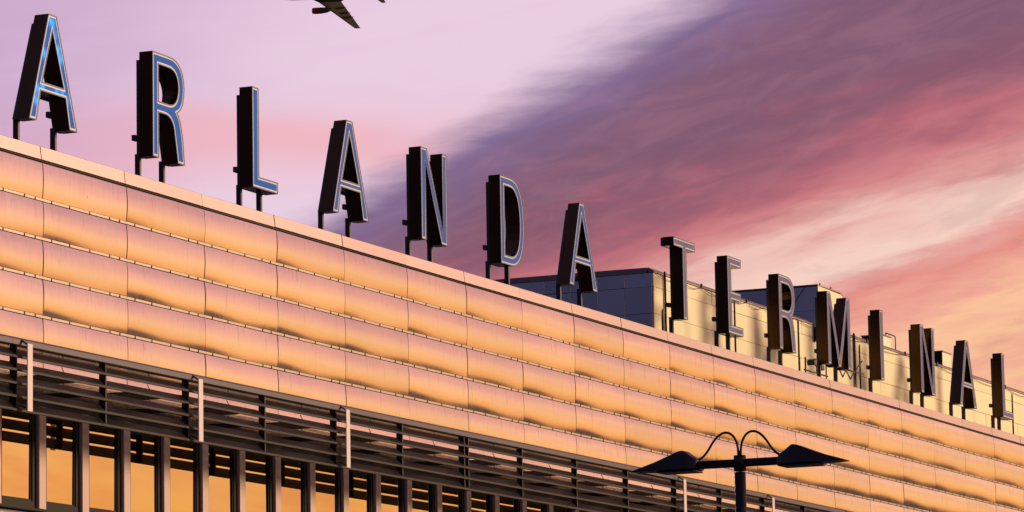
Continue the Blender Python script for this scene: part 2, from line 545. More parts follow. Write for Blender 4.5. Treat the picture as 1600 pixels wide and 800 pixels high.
o = put('forest', forest_mesh(), MAT['leaf'])
o['kind'] = 'stuff'

# ------------------------------------------------------------------ terminal building
W, H0, PH = 4.4, 19.325, 1.0147          # module, top of the cladding, row pitch
B = thing('terminal_building', 'long airport terminal with rows of bulging pink-gold metal cladding above dark windows', 'building', (30, 0, 0))
BO = Vector((30, 0, 0))


def bput(name, me, mat, x=0.0, y=0.0, z=0.0, rot=(0, 0, 0), parent=None):
    if parent is None:
        return put(name, me, mat, B, (x - BO.x, y, z), rot)
    return put(name, me, mat, parent, (x, y, z), rot)


X0, X1 = -3 * W, 25 * W
bput('wall_core', box_mesh('wall_core', X0 + .1, X1 - .1, 0.075, 0.5, 13.0, 19.30), MAT['gap'])
bput('lower_wall', box_mesh('lower_wall', X0 + .1, X1 - .1, 0.10, 0.5, 0.0, 10.20), MAT['wall'])
bput('roof_deck', box_mesh('roof_deck', X0, X1, 0.505, 40, 18.9, 19.32), MAT['roof'])
bput('end_wall', box_mesh('end_wall', X0, X0 + .3, 0.51, 40, 0, 18.88), MAT['wall'])
bput('end_wall', box_mesh('end_wall', X1 - .3, X1, 0.51, 40, 0, 18.88), MAT['wall'])
bput('back_wall', box_mesh('back_wall', X0 + .31, X1 - .31, 39.6, 39.9, 0, 18.88), MAT['wall'])


def panel_mesh(seed):
    """One bulged cladding panel, slightly out of true, with returned edges."""
    rnd = random.Random(seed)
    nu, nv, w, h, g = 12, 12, W, 0.915, 0.018
    sag = 0.030 * rnd.uniform(0.9, 1.12)
    tw, bow, ph, am = rnd.uniform(-.004, .004), rnd.uniform(-.004, .006), rnd.uniform(0, 6), rnd.uniform(0.0008, 0.002)
    v, f = [], []
    for j in range(nv + 1):
        for i in range(nu + 1):
            a, b = i / nu, j / nv
            y = -sag * (1 - (2 * b - 1) ** 2) * (1 + .10 * math.sin(a * 5 + ph))
            y += tw * (2 * a - 1) * (2 * b - 1) - bow * (1 - (2 * a - 1) ** 2) + am * math.sin(7 * a + ph) * math.cos(4 * b + ph)
            v.append((g + a * (w - 2 * g), y, b * h))
    n = nu + 1
    for j in range(nv):
        for i in range(nu):
            f.append((j * n + i, j * n + i + 1, (j + 1) * n + i + 1, (j + 1) * n + i))
    edge = [i for i in range(n)] + [j * n + nu for j in range(1, nv + 1)] + [nv * n + i for i in range(nu - 1, -1, -1)] + [j * n for j in range(nv - 1, 0, -1)]
    k = len(v)
    m = len(edge)
    for e in edge:
        v.append(v[e])
    for e in edge:
        v.append((v[e][0], 0.065, v[e][2]))
    for i in range(m):
        j = (i + 1) % m
        f.append((k + i, k + m + i, k + m + j, k + j))
    me = bpy.data.meshes.new('cladding_panel')
    me.from_pydata(v, [], f)
    for i, p in enumerate(me.polygons):
        p.use_smooth = i < nu * nv
    return me


PANELS = [panel_mesh(s) for s in range(7)]


def rail_mesh():
    v, f = [], []
    prof = [(0.06, -0.036), (-0.004, -0.036), (-0.010, 0.026), (0.06, 0.030)]
    return extrude_x('drip_rail', prof, 0.004, W - 0.004)


RAIL = rail_mesh()
rnd = random.Random(11)
for k in range(6):
    for n in range(-3, 25):
        p = bput('cladding_panel', PANELS[rnd.randrange(7)], MAT['panel'], n * W, 0.0, H0 - PH * (k + 1) + 0.035,
                 (R(rnd.uniform(-.17, .17) - (0.8 if k == 5 else 0)), 0, R(rnd.uniform(-.12, .12))))
        if -1 <= n <= 21:
            bput('drip_rail', RAIL, MAT['rail'], n * W, 0.0, H0 - PH * (k + 1) - 0.005)
for n in range(-3, 25):
    bput('cladding_panel', PANELS[rnd.randrange(7)], MAT['panel'], n * W, 0.02, 10.13 - 0.93, (R(rnd.uniform(-.2, .2)), 0, 0))


def clips_mesh():
    """The small clips that hold the drip rails: hundreds, joined."""
    v, f = [], []
    for k in range(6):
        z = H0 - PH * (k + 1) - 0.005
        for n in range(-2, 22):
            for q in (0.10, 0.31, 0.55, 0.79, 0.91):
                x = n * W + q * W
                b = len(v)
                v += [(x + dx_, yy, z + zz) for dx_ in (-.007, .007) for yy in (-.026, .05) for zz in (-.040, .030)]
                f += [tuple(b + i for i in q_) for q_ in ((0, 1, 3, 2), (4, 6, 7, 5), (0, 4, 5, 1), (2, 3, 7, 6), (0, 2, 6, 4), (1, 5, 7, 3))]
    return mesh_of('rail_clip', v, f)


o = bput('rail_clip', clips_mesh(), MAT['dark'])
o['kind'] = 'stuff'

COPE = extrude_x('coping_panel', [(0.028, 19.375), (0.068, 19.712), (0.09, 19.725), (0.62, 19.66), (0.62, 19.40), (0.06, 19.36)], 0.016, W - 0.016)
for n in range(-3, 25):
    bput('coping_panel', COPE, MAT['coping'], n * W, rnd.uniform(-.006, .006), rnd.uniform(-.006, .006), (R(rnd.uniform(-.02, .02)), 0, 0))
bput('coping_seam', box_mesh('coping_seam', X0 + .05, X1 - .05, 0.09, 0.60, 19.335, 19.357), MAT['gap'])
bput('coping_backing', extrude_x('coping_backing', [(0.10, 19.38), (0.12, 19.68), (0.60, 19.63), (0.60, 19.42), (0.12, 19.375)], X0 + .05, X1 - .05), MAT['gap'])

# windows under the sun shade
bput('lintel', box_mesh('lintel', X0, X1, 0.03, 0.45, 12.93, 13.185), MAT['dark'])
bput('window_sill', extrude_x('window_sill', [(-0.10, 10.235), (-0.10, 10.285), (0.3, 10.34), (0.3, 10.22)], X0, X1), MAT['frame'])
bput('window_backing', box_mesh('window_backing', X0, X1, 0.28, 0.45, 10.30, 12.92), MAT['gap'])


def frame_mesh(w, h, t):
    a = [(0, 0), (w, 0), (w, h), (0, h)]
    return ring_mesh('window_frame', a, 0, t, -0.03, 0.10)


FR = frame_mesh(1.84, 2.60, 0.17)
SASH = ring_mesh('sash', [(0, 0), (1.5, 0), (1.5, 2.26), (0, 2.26)], 0, 0.055, 0, 0.06)
PANE = box_mesh('pane', 0, 1.40, 0, 0.02, 0, 2.16)
mul_prof = [(-0.18, 0.20), (-0.18, 0.015), (-0.165, -0.002), (-0.12, -0.012), (0.12, -0.012), (0.165, -0.002), (0.18, 0.015), (0.18, 0.20)]


def mullion_mesh():
    n = len(mul_prof)
    v = [(p[0], p[1], 10.31) for p in mul_prof] + [(p[0], p[1], 12.925) for p in mul_prof]
    f = [(i, (i + 1) % n, n + (i + 1) % n, n + i) for i in range(n)] + [tuple(range(n)), tuple(range(2 * n - 1, n - 1, -1))]
    me = mesh_of('mullion', v, f)
    return me


MUL = mullion_mesh()
for k in range(-6, 50):
    x = 2.2 * k
    if k <= 30:
        bput('mullion', MUL, MAT['mullion'], x)
        wdw = bput('window', FR, MAT['frame'], x + 0.18, 0.125, 10.315)
        bput('sash', SASH, MAT['frame'], 0.17, 0.0, 0.17, parent=wdw)
        bput('pane', PANE, MAT['glass'], 0.22, 0.035, 0.22, (R(rnd.uniform(-.3, .3)), 0, R(rnd.uniform(-.4, .4))), parent=wdw)
bput('far_window_band', box_mesh('far_window_band', 2.2 * 31 - .1, X1, 0.05, 0.3, 10.32, 12.92), MAT['frame'])

# ------------------------------------------------------------------ sun shade in front of the windows
SS = thing('sun_shade', 'dark louvred sun shade running along the facade above the windows', 'sun shade', (29.2, -1.9, 12.204))
SO = Vector((30, -1.5, 12.3))


def sput(name, me, mat, x=0.0, y=0.0, z=0.0, rot=(0, 0, 0)):
    return put(name, me, mat, SS, (x - SO.x, y - SO.y, z - SO.z), rot)


BX0 = -3.92
TOPR = extrude_x('top_rail', [(0.0, 0.0), (-0.035, 0.02), (-0.035, 0.15), (0.03, 0.205), (0.17, 0.205), (0.17, 0.0)], 0.004, W - 0.004)
LOUV = extrude_x('louvre_blade', [(0.0, 0.0), (-0.03, 0.008), (-0.03, 0.062), (-0.012, 0.072), (0.0, 0.062), (0.165, 0.244), (0.185, 0.232), (0.02, 0.040)], 0.006, W - 0.006)
BRK = box_mesh('bracket', -0.03, 0.03, 0.02, 0.21, 0.0, 1.62)
xs = [BX0 + W * i for i in range(-2, 16)]
for i, x in enumerate(xs):
    sput('top_rail', TOPR, MAT['railtop'], x, -1.5, 14.015)
    for j in range(5):
        sput('louvre_blade', LOUV, MAT['dark'], x, -1.5 + rnd.uniform(-.004, .004), 13.705 - 0.327 * j + rnd.uniform(-.004, .004))
    sput('bracket', BRK, MAT['dark'], x + 0.28, -1.5, 12.40)
    sput('bay_plate', box_mesh('bay_plate', 1.75, 3.55, -1.25, 0.24, 13.43, 13.455) if i == 0 else PLATE, MAT['dark'], x)  # dark plate across the middle of each bay, behind the blades
    if i == 0:
        PLATE = bpy.data.meshes['bay_plate']
        ARM = extrude_x('outrigger', [(-1.28, 0.0), (-1.28, 0.11), (0.44, 0.16), (0.44, 0.0)], -0.04, 0.04)
        ROD = tube_mesh('tie_rod', [(0, -1.46, 0.0), (0.03, -1.36, 0.16)], 0.012, 6)
    sput('outrigger', ARM, MAT['dark'], x + 0.28, 0.0, 13.20)
    for j in range(3):
        sput('tie_rod', ROD, MAT['dark'], x + 2.62, 0.0, 13.885 - 0.327 * j)
sput('bracket', BRK, MAT['dark'], 23.05 + 0.02, -1.5, 12.40)
POST = box_mesh('shade_post', -0.12, 0.12, -0.014, 0.014, 0.0, 1.66, 0.004)
PARM = extrude_x('post_arm', [(-0.16, 0.0), (-0.16, 0.04), (0.0, 0.16), (0.0, 0.11)], -0.035, 0.035)
PBR = extrude_x('post_brace', [(-0.16, 0.0), (-0.16, 0.03), (0.1, 0.14), (0.1, 0.11)], -0.02, 0.02)
for x in (-12.25, -3.42, 5.38, 14.22, 40.58, 49.46, 58.2):
    sput('shade_post', POST, MAT['white'], x, -1.72, 12.40)
    sput('post_arm', PARM, MAT['railtop'], x - 0.06, -1.53, 14.02)
    sput('post_brace', PBR, MAT['dark'], x - 0.06, -1.53, 12.45)

# ------------------------------------------------------------------ sign letters
HL, T = 2.95, 0.35


def shape(ch):
    H = HL
    if ch == 'A':
        return [[(0, 0), (.39, 0), (.60, .82), (1.88, .82), (2.09, 0), (2.5, 0), (1.42, H), (1.0, H)], [(.68, 1.07), (1.21, 2.50), (1.78, 1.07)]]
    if ch == 'I':
        return [[(0, 0), (.42, 0), (.42, H), (0, H)]]
    if ch == 'L':
        return [[(0, 0), (1.58, 0), (1.58, .34), (.40, .34), (.40, H), (0, H)]]
    if ch == 'T':
        return [[(.87, 0), (1.25, 0), (1.25, H - .33), (2.12, H - .33), (2.12, H), (0, H), (0, H - .33), (.87, H - .33)]]
    if ch == 'E':
        return [[(0, 0), (1.55, 0), (1.55, .33), (.39, .33), (.39, 1.30), (1.38, 1.30), (1.38, 1.63), (.39, 1.63), (.39, H - .33), (1.46, H - .33), (1.46, H), (0, H)]]
    if ch == 'N':
        return [[(0, 0), (T, 0), (T, 2.48), (1.50, 0), (1.95, 0), (1.95, H), (1.60, H), (1.60, .47), (.45, H), (0, H)]]
    if ch == 'M':
        return [[(0, 0), (T, 0), (T, 2.34), (1.25, 0), (1.55, 0), (2.45, 2.34), (2.45, 0), (2.8, 0), (2.8, H), (2.38, H), (1.4, .42), (.42, H), (0, H)]]
    if ch == 'D':
        o_ = [(0, 0), (.85, 0)] + bez((.85, 0), (1.92, 0), (1.95, 1.475), 8, False) + bez((1.95, 1.475), (1.92, H), (.85, H), 8, False) + [(0, H)]
        h_ = [(T, .32), (T, H - .32)] + bez((.82, H - .32), (1.56, H - .32), (1.58, 1.475), 8) + bez((1.58, 1.475), (1.56, .32), (.82, .32), 8, False)
        return [o_, h_]
    if ch == 'R':
        o_ = [(0, 0), (T, 0), (T, 1.27), (.76, 1.27)] + bez((.76, 1.27), (1.16, 1.24), (1.24, .86), 5, False) + [(1.44, 0), (1.84, 0)]
        o_ += bez((1.84, 0), (1.72, 1.24), (1.42, 1.42), 6, False)[1:] + bez((1.42, 1.42), (1.80, 1.55), (1.84, 2.16), 6, False) + bez((1.84, 2.16), (1.80, H), (.95, H), 7, False) + [(0, H)]
        h_ = [(T, 1.59), (T, H - .33)] + bez((.93, H - .33), (1.46, H - .33), (1.48, 2.12), 6) + bez((1.48, 2.12), (1.44, 1.59), (.93, 1.59), 6, False)
        return [o_, h_]


def oriented(loops):
    out = []
    for i, l in enumerate(loops):
        a = area(l)
        out.append(l if (a > 0) == (i == 0) else l[::-1])
    return out


LETTERS = [
    ('A', 0.13, (.20, 2.10), 'first letter of the rooftop sign, an A with bright blue lights glowing in its face'),
    ('R', 6.76, (.06, 1.42), 'letter R with a clear blue face, near end of the roof beside the lit A'),
    ('L', 12.70, (.10, 1.35), 'letter L with a clear blue face, between an R and an A'),
    ('A', 17.88, (.20, 2.05), 'letter A on two posts between the L and the first N'),
    ('N', 24.19, (.02, 1.66), 'letter N between the second A and the D'),
    ('D', 30.34, (.05, 1.58), 'letter D, the only D of the rooftop sign'),
    ('A', 36.09, (.20, 2.05), 'letter A in front of the dark end wall of the plant room'),
    ('T', 45.95, (.86,), 'letter T on a single post at the corner of the cream plant room'),
    ('E', 51.46, (-.0, 1.20), 'letter E, the only E of the rooftop sign'),
    ('R', 57.10, (.06, 1.36), 'letter R between the E and the M, small grey tower behind it'),
    ('M', 62.80, (.20, 2.25), 'letter M with a dark brown side, in front of the small roof tower'),
    ('I', 69.43, (.05,), 'letter I, a plain upright bar on a single post'),
    ('N', 74.87, (.05, 1.55), 'letter N with a brown side, between the I and the last A'),
    ('A', 80.37, (.20, 2.05), 'letter A with a brown side, between the far N and the last L'),
    ('L', 86.90, (-.0, .95), 'last letter of the rooftop sign, a far L with an orange-brown side'),
]
LM = {}
for idx, (ch, x, posts, label) in enumerate(LETTERS):
    if ch not in LM:
        lp = oriented(shape(ch))
        LM[ch] = dict(case=slab_mesh('case', lp, 0.012, 0.40),
                      rear=slab_mesh('rear_frame', [inset(l, .012) for l in lp], 0.401, 0.50),
                      face=slab_mesh('face', [inset(l, .079) for l in lp], -0.004, 0.011),
                      rims=[ring_mesh('rim', l, 0, .032, -0.022, 0.011) for l in lp],
                      lines=[ring_mesh('outline_strip', l, .033, .078, -0.012, 0.011) for l in lp])
    d = LM[ch]
    t = thing('sign_letter', label, 'letter', (x, 0.5, 20.52), 'letters of the rooftop sign')
    put('case', d['case'], MAT['case'], t)
    fm = d['face'].copy()
    fo = put('face', fm, MAT['bluelit'] if idx == 0 else MAT['blue'] if idx < 3 else MAT['bluedull'] if idx < 7 else MAT['blueflare'], t)
    for r_m in d['rims']:
        put('rim', r_m, MAT['rim'], t)
    for l_m in d['lines']:
        put('outline_strip', l_m, MAT['line'], t)
    rf = put('rear_frame', d['rear'], MAT['post'], t)
    rf.scale = (1, 1, 0.93 if ch != 'T' else 1.0)
    for j, px in enumerate(posts):
        if 'post' not in LM:
            LM['post'] = box_mesh('post', -0.045, 0.045, 0.402, 0.56, -1.21, 0.10)
            LM['plate'] = box_mesh('base_plate', -0.14, 0.14, 0.36, 0.60, -1.20, -1.18)
            LM['clamp'] = box_mesh('clamp', -0.13, 0.10, 0.50, 0.62, 0.42, 0.58, 0.012)
        pm = LM['post']
        po = put('post', pm, MAT['post'], t, (px, 0, 0))
        put('base_plate', LM['plate'], MAT['post'], po)
    put('clamp', LM['clamp'], MAT['post'], t, (posts[0] - (0.0 if ch != 'A' else -1.85) if len(posts) > 1 else posts[0], 0, 0.05 if ch != 'A' else -.05))

# ------------------------------------------------------------------ plant room on the roof
PX0, PY0, PX1 = 50.18, 3.0, 109.0
P = thing('plant_room', 'long rooftop plant room, cream front behind the last letters and shaded blue-tinted end wall', 'plant room', (PX0, PY0, 19.32))


def pput(name, me, mat, x=0.0, y=0.0, z=0.0, rot=(0, 0, 0)):
    return put(name, me, mat, P, (x - PX0, y - PY0, z - 19.32), rot)


pput('wall_core', box_mesh('wall_core', PX0 + .05, PX1, PY0 + .05, 17.5, 19.325, 22.86), MAT['gap'])
pput('roof_cap', box_mesh('roof_cap', PX0 + .10, PX1, PY0 + .21, 17.6, 22.865, 22.98), MAT['roof'])
rows = [(19.5, 20.27), (20.28, 21.30), (21.31, 22.31), (22.32, 22.84)]
offs = [0.0, 0.72, -1.2, 1.0]
for (z0, z1), of in zip(rows, offs):
    xx = PX0
    first = True
    while xx < PX1 - .3:
        w = 5.2
        if first:
            w = 1.02 if of == 0.0 or True else 5.2
            first = False
        elif xx < PX0 + 1.2:
            w = 4.15 + of
        x2 = min(xx + w, PX1)
        pput('wall_panel', box_mesh('wall_panel', 0.008, x2 - xx - 0.008, -0.012, 0.045, 0, z1 - z0 - .006, 0.004), MAT['plant'], xx, PY0, z0, (R(rnd.uniform(-.3, .3)), 0, R(rnd.uniform(-.2, .2))))
        xx = x2
SP = {}
for (z0, z1) in rows:
    for i in range(13):
        y0 = PY0 + .06 + 1.1 * i
        key = round(z1 - z0, 3)
        if key not in SP:
            SP[key] = box_mesh('end_panel', 0.0, 0.045, 0.008, 1.092, 0, z1 - z0 - .006, 0.004)
        pput('end_panel', SP[key], MAT['plantside'], PX0 + .002, y0, z0, (0, R(rnd.uniform(-.35, .35)), R(rnd.uniform(-.3, .3))))
for i in range(12):
    x = PX0 + 4.9 * i
    pput('roof_flashing', extrude_x('roof_flashing', [(2.955, 22.85), (2.955, 22.90), (3.20, 23.055), (3.24, 23.0), (3.2, 22.87)], 0.006, 4.894) if i == 0 else FLS, MAT['flash'], x)
    if i == 0:
        FLS = bpy.data.meshes['roof_flashing']
for i in range(3):
    pput('end_flashing', box_mesh('end_flashing', -0.03, 0.16, 0.0, 4.85, 0, 0.20) if i == 0 else EFL, MAT['unit'], PX0, PY0 + .25 + 4.86 * i, 22.845)
    if i == 0:
        EFL = bpy.data.meshes['end_flashing']
CL = box_mesh('flashing_clamp', -0.03, 0.03, -0.05, 0.02, -0.05, 0.12)
for x in (51.25, 55.1, 60.1, 63.0, 69.6, 75.0, 80.3, 84.9, 89.8, 95.6, 100.5):
    pput('flashing_clamp', CL, MAT['post'], x, 2.95, 22.88)
# a slack lightning cable pinned along the front
pts = []
cx = [50.4, 53.0, 55.1, 58.0, 60.1, 62.0, 66.0, 69.6, 75.0, 80.3, 84.9, 89.8, 95.6, 100.5]
for i in range(len(cx) - 1):
    for q in range(6):
        a = q / 6
        pts.append((cx[i] + (cx[i + 1] - cx[i]) * a, 2.92, 22.86 - 0.16 * 4 * a * (1 - a)))
pput('lightning_cable', tube_mesh('lightning_cable', pts, 0.012, 5), MAT['post'])
pput('downpipe', tube_mesh('downpipe', [(51.22, 2.93, 19.4), (51.22, 2.93, 22.85)], 0.045, 8), MAT['dark'])

# small tower that breaks through the plant room front
Tw = thing('roof_tower', 'small boxy tower with a grey panelled side and cream front rising behind the M', 'roof tower', (68.2, 2.75, 22.4))


def tput(name, me, mat, x=0.0, y=0.0, z=0.0, rot=(0, 0, 0)):
    return put(name, me, mat, Tw, (x - 68.2, y - 2.75, z - 22.4), rot)


tput('body', box_mesh('body', 68.27, 71.52, 2.80, 12.4, 22.42, 24.50), MAT['gap'])
for i in range(5):
    for j, (z0, z1) in enumerate(((22.78, 23.46), (23.47, 24.47))):
        tput('side_panel', box_mesh('side_panel', 0, .045, 0.01, 1.87, 0, z1 - z0) if (i == 0) else bpy.data.meshes['side_panel' + ('' if j == 0 else '.001')], MAT['plantside'], 68.22, 2.80 + 1.88 * i, z0, (0, R(rnd.uniform(-.3, .3)), R(rnd.uniform(-.3, .3))))
fp = [(0.02, 0.42), (3.28, 0.42), (3.28, 1.72), (3.22, 1.90), (3.08, 2.02), (2.9, 2.06), (0.02, 2.10)]
tput('front_panel', slab_mesh('front_panel', [fp], -0.012, 0.045), MAT['plant'], 68.22, 2.755, 22.4)
tput('lower_skirt', box_mesh('lower_skirt', 68.215, 68.26, 2.80, 12.3, 22.42, 22.77), MAT['dark'])
tput('roof_trim', extrude_x('roof_trim', [(2.73, 24.515), (2.73, 24.56), (12.4, 24.56), (12.4, 24.515)], 68.19, 71.25), MAT['flash'])
tput('wire', tube_mesh('wire', [(68.19, 4.55, 23.0), (68.19, 3.9, 23.7), (68.19, 3.3, 24.5)], 0.012, 5), MAT['post'])
pv, pf = [], []
q = random.Random(5)
zz = [22.42]
ys = [2.80 + 0.14 * i for i in range(15)]
top = [(68.20, y, 22.44) for y in ys]
low = [(68.20 - .02, y, 22.44 - (0.08 + (0.2 if i % 2 else 0.0) + q.uniform(0, .1))) for i, y in enumerate(ys)]
n = len(ys)
pv = top + low + [(a + .02, b, c) for a, b, c in top] + [(a + .02, b, c) for a, b, c in low]
for i in range(n - 1):
    pf += [(i, i + 1, n + i + 1, n + i), (2 * n + i, 3 * n + i, 3 * n + i + 1, 2 * n + i + 1), (n + i, n + i + 1, 3 * n + i + 1, 3 * n + i), (i, 2 * n + i, 2 * n + i + 1, i + 1)]
tput('jagged_strip', mesh_of('jagged_strip', pv, pf), MAT['dark'])  # dark jagged strip along the lower edge of the tower side
for x in (68.5, 69.9):
    tput('cable_clip', box_mesh('cable_clip', -.03, .03, -.03, .03, 0, .07), MAT['post'], x, 2.75, 24.56)

# further roof units, standing on the plant room
def unit(name, label, x0, x1, y0, y1, z1, side, front, extra=None):
    t = thing(name, label, 'roof unit', (x0, y0, 22.985), 'roof units behind the far letters')
    h = z1 - 22.985
    put('housing', box_mesh('housing', 0, x1 - x0, 0.03, y1 - y0, 0.0, h - .05, 0.02), side, t)
    put('front_plate', box_mesh('front_plate', 0.04, x1 - x0 - 0.02, 0.0, 0.028, 0.02, h - .07), front, t)
    put('cap', box_mesh('cap', -0.04, x1 - x0 + .04, -0.04, y1 - y0 + .04, h - .05, h), MAT['flash'], t)
    return t


t = unit('ventilation_unit', 'low violet-grey ventilation unit on the roof between the M and the I', 79.2, 83.5, 6.2, 13, 24.05, MAT['unit'], MAT['unitlit'])
for a in (0.5, 1.1, 2.2, 2.8):
    put('lifting_eye', tube_mesh('lifting_eye', [(a, 0.4, 1.06), (a, 0.4, 1.17), (a + .16, 0.4, 1.17), (a + .16, 0.4, 1.06)], 0.018, 6), MAT['post'], t)
t = unit('exhaust_unit', 'dark narrow exhaust box with a pale edge just beside the I', 84.6, 85.8, 5.4, 6.4, 24.42, MAT['dark'], MAT['unitlit'])
put('pipe_hoop', tube_mesh('pipe_hoop', [(0.2, -.1, 1.40), (0.2, -.1, 1.50), (1.5, -.1, 1.50), (1.58, -.1, 1.44), (1.58, -.1, 0.02)], 0.03, 7), MAT['post'], t)
t = unit('duct_unit', 'long low brown duct housing between the I and the far N', 85.9, 92.0, 6.6, 9.5, 24.0, MAT['dark'], MAT['flash'])
for a in (0.6, 1.5):
    put('lifting_eye', tube_mesh('lifting_eye', [(a, 0.3, 1.00), (a, 0.3, 1.10), (a + .3, 0.3, 1.10), (a + .3, 0.3, 1.00)], 0.02, 6), MAT['post'], t)
unit('chimney_box', 'pale upright box with a dark side just past the far N', 92.3, 93.7, 5.0, 5.7, 24.45, MAT['dark'], MAT['unitlit'])

# thin poles between letters and plant room
def pole(x, y, z1, label, w=.04):
    t = thing('roof_pole', label, 'pole', (x, y, 19.32), 'thin dark poles on the roof')
    put('shaft', tube_mesh('shaft', [(0, 0, 0), (0, 0, z1 - 19.32 - .1), (0, 0, z1 - 19.32)], [w, w, w / 2], 8), MAT['post'], t)
    put('base_plate', box_mesh('base_plate', -.12, .12, -.12, .12, 0.0, 0.02), MAT['post'], t)
    return t


pole(54.85, 1.5, 22.25, 'thin dark pole showing through the open side of the E')
pole(62.12, 1.5, 22.3, 'thin dark pole just right of the second R')
pole(69.02, 1.5, 22.5, 'thicker dark pole close beside the M', .065)
pole(69.72, 1.5, 22.1, 'shorter thin pole between the M and the I')
pole(91.85, 1.5, 22.15, 'thin dark pole beside the last L')
pole(47.25, 1.5, 21.0, 'short dark pole at the foot of the T')
# floodlight on a rail at the foot of the M
t = thing('floodlight', 'small dark floodlight on a low rail at the foot of the M', 'floodlight', (61.9, 1.0, 19.32))
put('rail', tube_mesh('rail', [(-0.6, 0, .83), (2.2, 0, .83)], .035, 8), MAT['post'], t)
put('upright', tube_mesh('upright', [(-0.45, 0, 0), (-0.45, 0, 1.35)], .035, 8), MAT['post'], t)
put('upright', tube_mesh('upright', [(2.05, 0, 0), (2.05, 0, 1.3)], .03, 8), MAT['post'], t)
put('lamp_head', box_mesh('lamp_head', .45, .85, -.16, .16, 1.0, 1.22, .03), MAT['post'], t, (0, 0, 0), (0, R(-14), 0))
put('bracket', tube_mesh('bracket', [(0.9, 0, .83), (0.9, 0, 1.1), (0.7, 0, 1.15)], .03, 6), MAT['post'], t)
put('gear_box', box_mesh('gear_box', 1.15, 1.55, -.12, .12, 1.0, 1.2, .02), MAT['post'], t)
# zig-zag lattice
t = thing('lattice_brace', 'zigzag steel brace hanging under the right half of the M', 'brace', (65.3, 0.95, 19.32))
put('top_chord', tube_mesh('top_chord', [(-0.3, 0, 1.30), (3.2, 0, 1.36)], .03, 6), MAT['post'], t)
zg = [(0.1, 1.28), (0.55, 0.98), (1.0, 1.3), (1.5, 0.98), (2.0, 1.32), (3.1, 1.9)]
for a, b in zip(zg[:-1], zg[1:]):
    put('diagonal', tube_mesh('diagonal', [(a[0], 0, a[1]), (b[0], 0, b[1])], .03, 6), MAT['post'], t)
put('leg', tube_mesh('leg', [(2.0, 0, 0), (2.0, 0, 1.34)], .035, 6), MAT['post'], t)

# ------------------------------------------------------------------ street lamp in front
L = thing('street_lamp', 'black twin-arm street lamp with two wedge heads and looping cables', 'street lamp', (-36.43, -32.55, 0))


def sq_tube(name, a, z0, z1, bev=.012):
    return box_mesh(name, -a, a, -a, a, z0, z1, bev)


put('base_plate', box_mesh('base_plate', -.25, .25, -.25, .25, 0.013, .04, .01), MAT['lamp'], L)
put('post', tube_mesh('post', [(0, 0, .03), (0, 0, 1.0), (0, 0, 1.02), (0, 0, 6.70)], [.11, .11, .078, .078], 20), MAT['lamp'], L)
put('collar', tube_mesh('collar', [(0, 0, 6.715), (0, 0, 6.93)], [.086, .086], 20), MAT['lamp'], L)
put('cable_gland', tube_mesh('cable_gland', [(0, 0, 6.925), (0, 0, 6.99), (0, 0, 7.0)], [.035, .035, .02], 10), MAT['lamp'], L)


def head_mesh():
    # wedge: pointed outer end, tall inner end; local s runs outward (-y or +y), built along +y
    v = []
    sec = [(1.56, .14, 6.775, .14, 6.765), (1.20, .20, 6.765, .15, 6.895), (0.86, .25, 6.760, .13, 7.030), (0.80, .26, 6.760, .12, 7.035), (0.68, .25, 6.765, .12, 6.945), (0.60, .20, 6.77, .10, 6.905)]
    for s, wb, zb, wt_, zt in sec:
        if s == 1.56:
            zt = zb + .012
        v += [(-wb, s, zb), (wb, s, zb), (wt_, s, zt), (-wt_, s, zt)]
    f = []
    for i in range(len(sec) - 1):
        for k in range(4):
            f.append((i * 4 + k, i * 4 + (k + 1) % 4, (i + 1) * 4 + (k + 1) % 4, (i + 1) * 4 + k))
    f += [(3, 2, 1, 0), tuple(range(len(v) - 4, len(v)))]
    me = mesh_of('lamp_head', v, f)
    bm = bmesh.new()
    bm.from_mesh(me)
    bmesh.ops.bevel(bm, geom=list(bm.edges), offset=.008, segments=2, affect='EDGES')
    bm.to_mesh(me)
    bm.free()
    return me


HD = head_mesh()
LENS = box_mesh('lens', -.20, .20, .62, 1.18, 6.735, 6.757, .006)
ARM2 = box_mesh('arm', -.045, .045, .08, .70, 6.772, 6.880, .008)
BOLT = tube_mesh('hinge_bolt', [(-.14, .80, 6.985), (.14, .80, 6.985)], .02, 8)
loop = [(0.02 * 1, 6.96), (.025, 7.05), (.05, 7.14), (.10, 7.215), (.17, 7.255), (.25, 7.25), (.33, 7.20), (.40, 7.12), (.46, 7.03), (.53, 6.95), (.60, 6.905), (.66, 6.89)]
sm = []
for i in range(len(loop) - 1):
    p0, p1, p2, p3 = (Vector(loop[max(i - 1, 0)]), Vector(loop[i]), Vector(loop[i + 1]), Vector(loop[min(i + 2, len(loop) - 1)]))
    for q in range(4):
        a = q / 4
        sm.append(0.5 * (2 * p1 + (p2 - p0) * a + (2 * p0 - 5 * p1 + 4 * p2 - p3) * a * a + (3 * p1 - p0 - 3 * p2 + p3) * a ** 3))
sm.append(Vector(loop[-1]))
CAB = tube_mesh('cable_loop', [(0, a.x, a.y) for a in sm], .017, 10)
for ang in (0, math.pi):
    put('arm', ARM2, MAT['lamp'], L, (0, 0, 0), (0, 0, ang))
    h = put('lamp_head', HD, MAT['lamp'], L, (0, 0, 0), (0, 0, ang))
    put('lens', LENS, MAT['lamp'], h)
    put('hinge_bolt', BOLT, MAT['lamp'], h)
    put('cable_loop', CAB, MAT['lamp'], L, (0, 0, 0), (0, 0, ang))

# ------------------------------------------------------------------ airliner
AP = thing('airliner', 'white airliner with a red engine front banking away overhead', 'airplane', (1142.2, 554.92, 297.4))


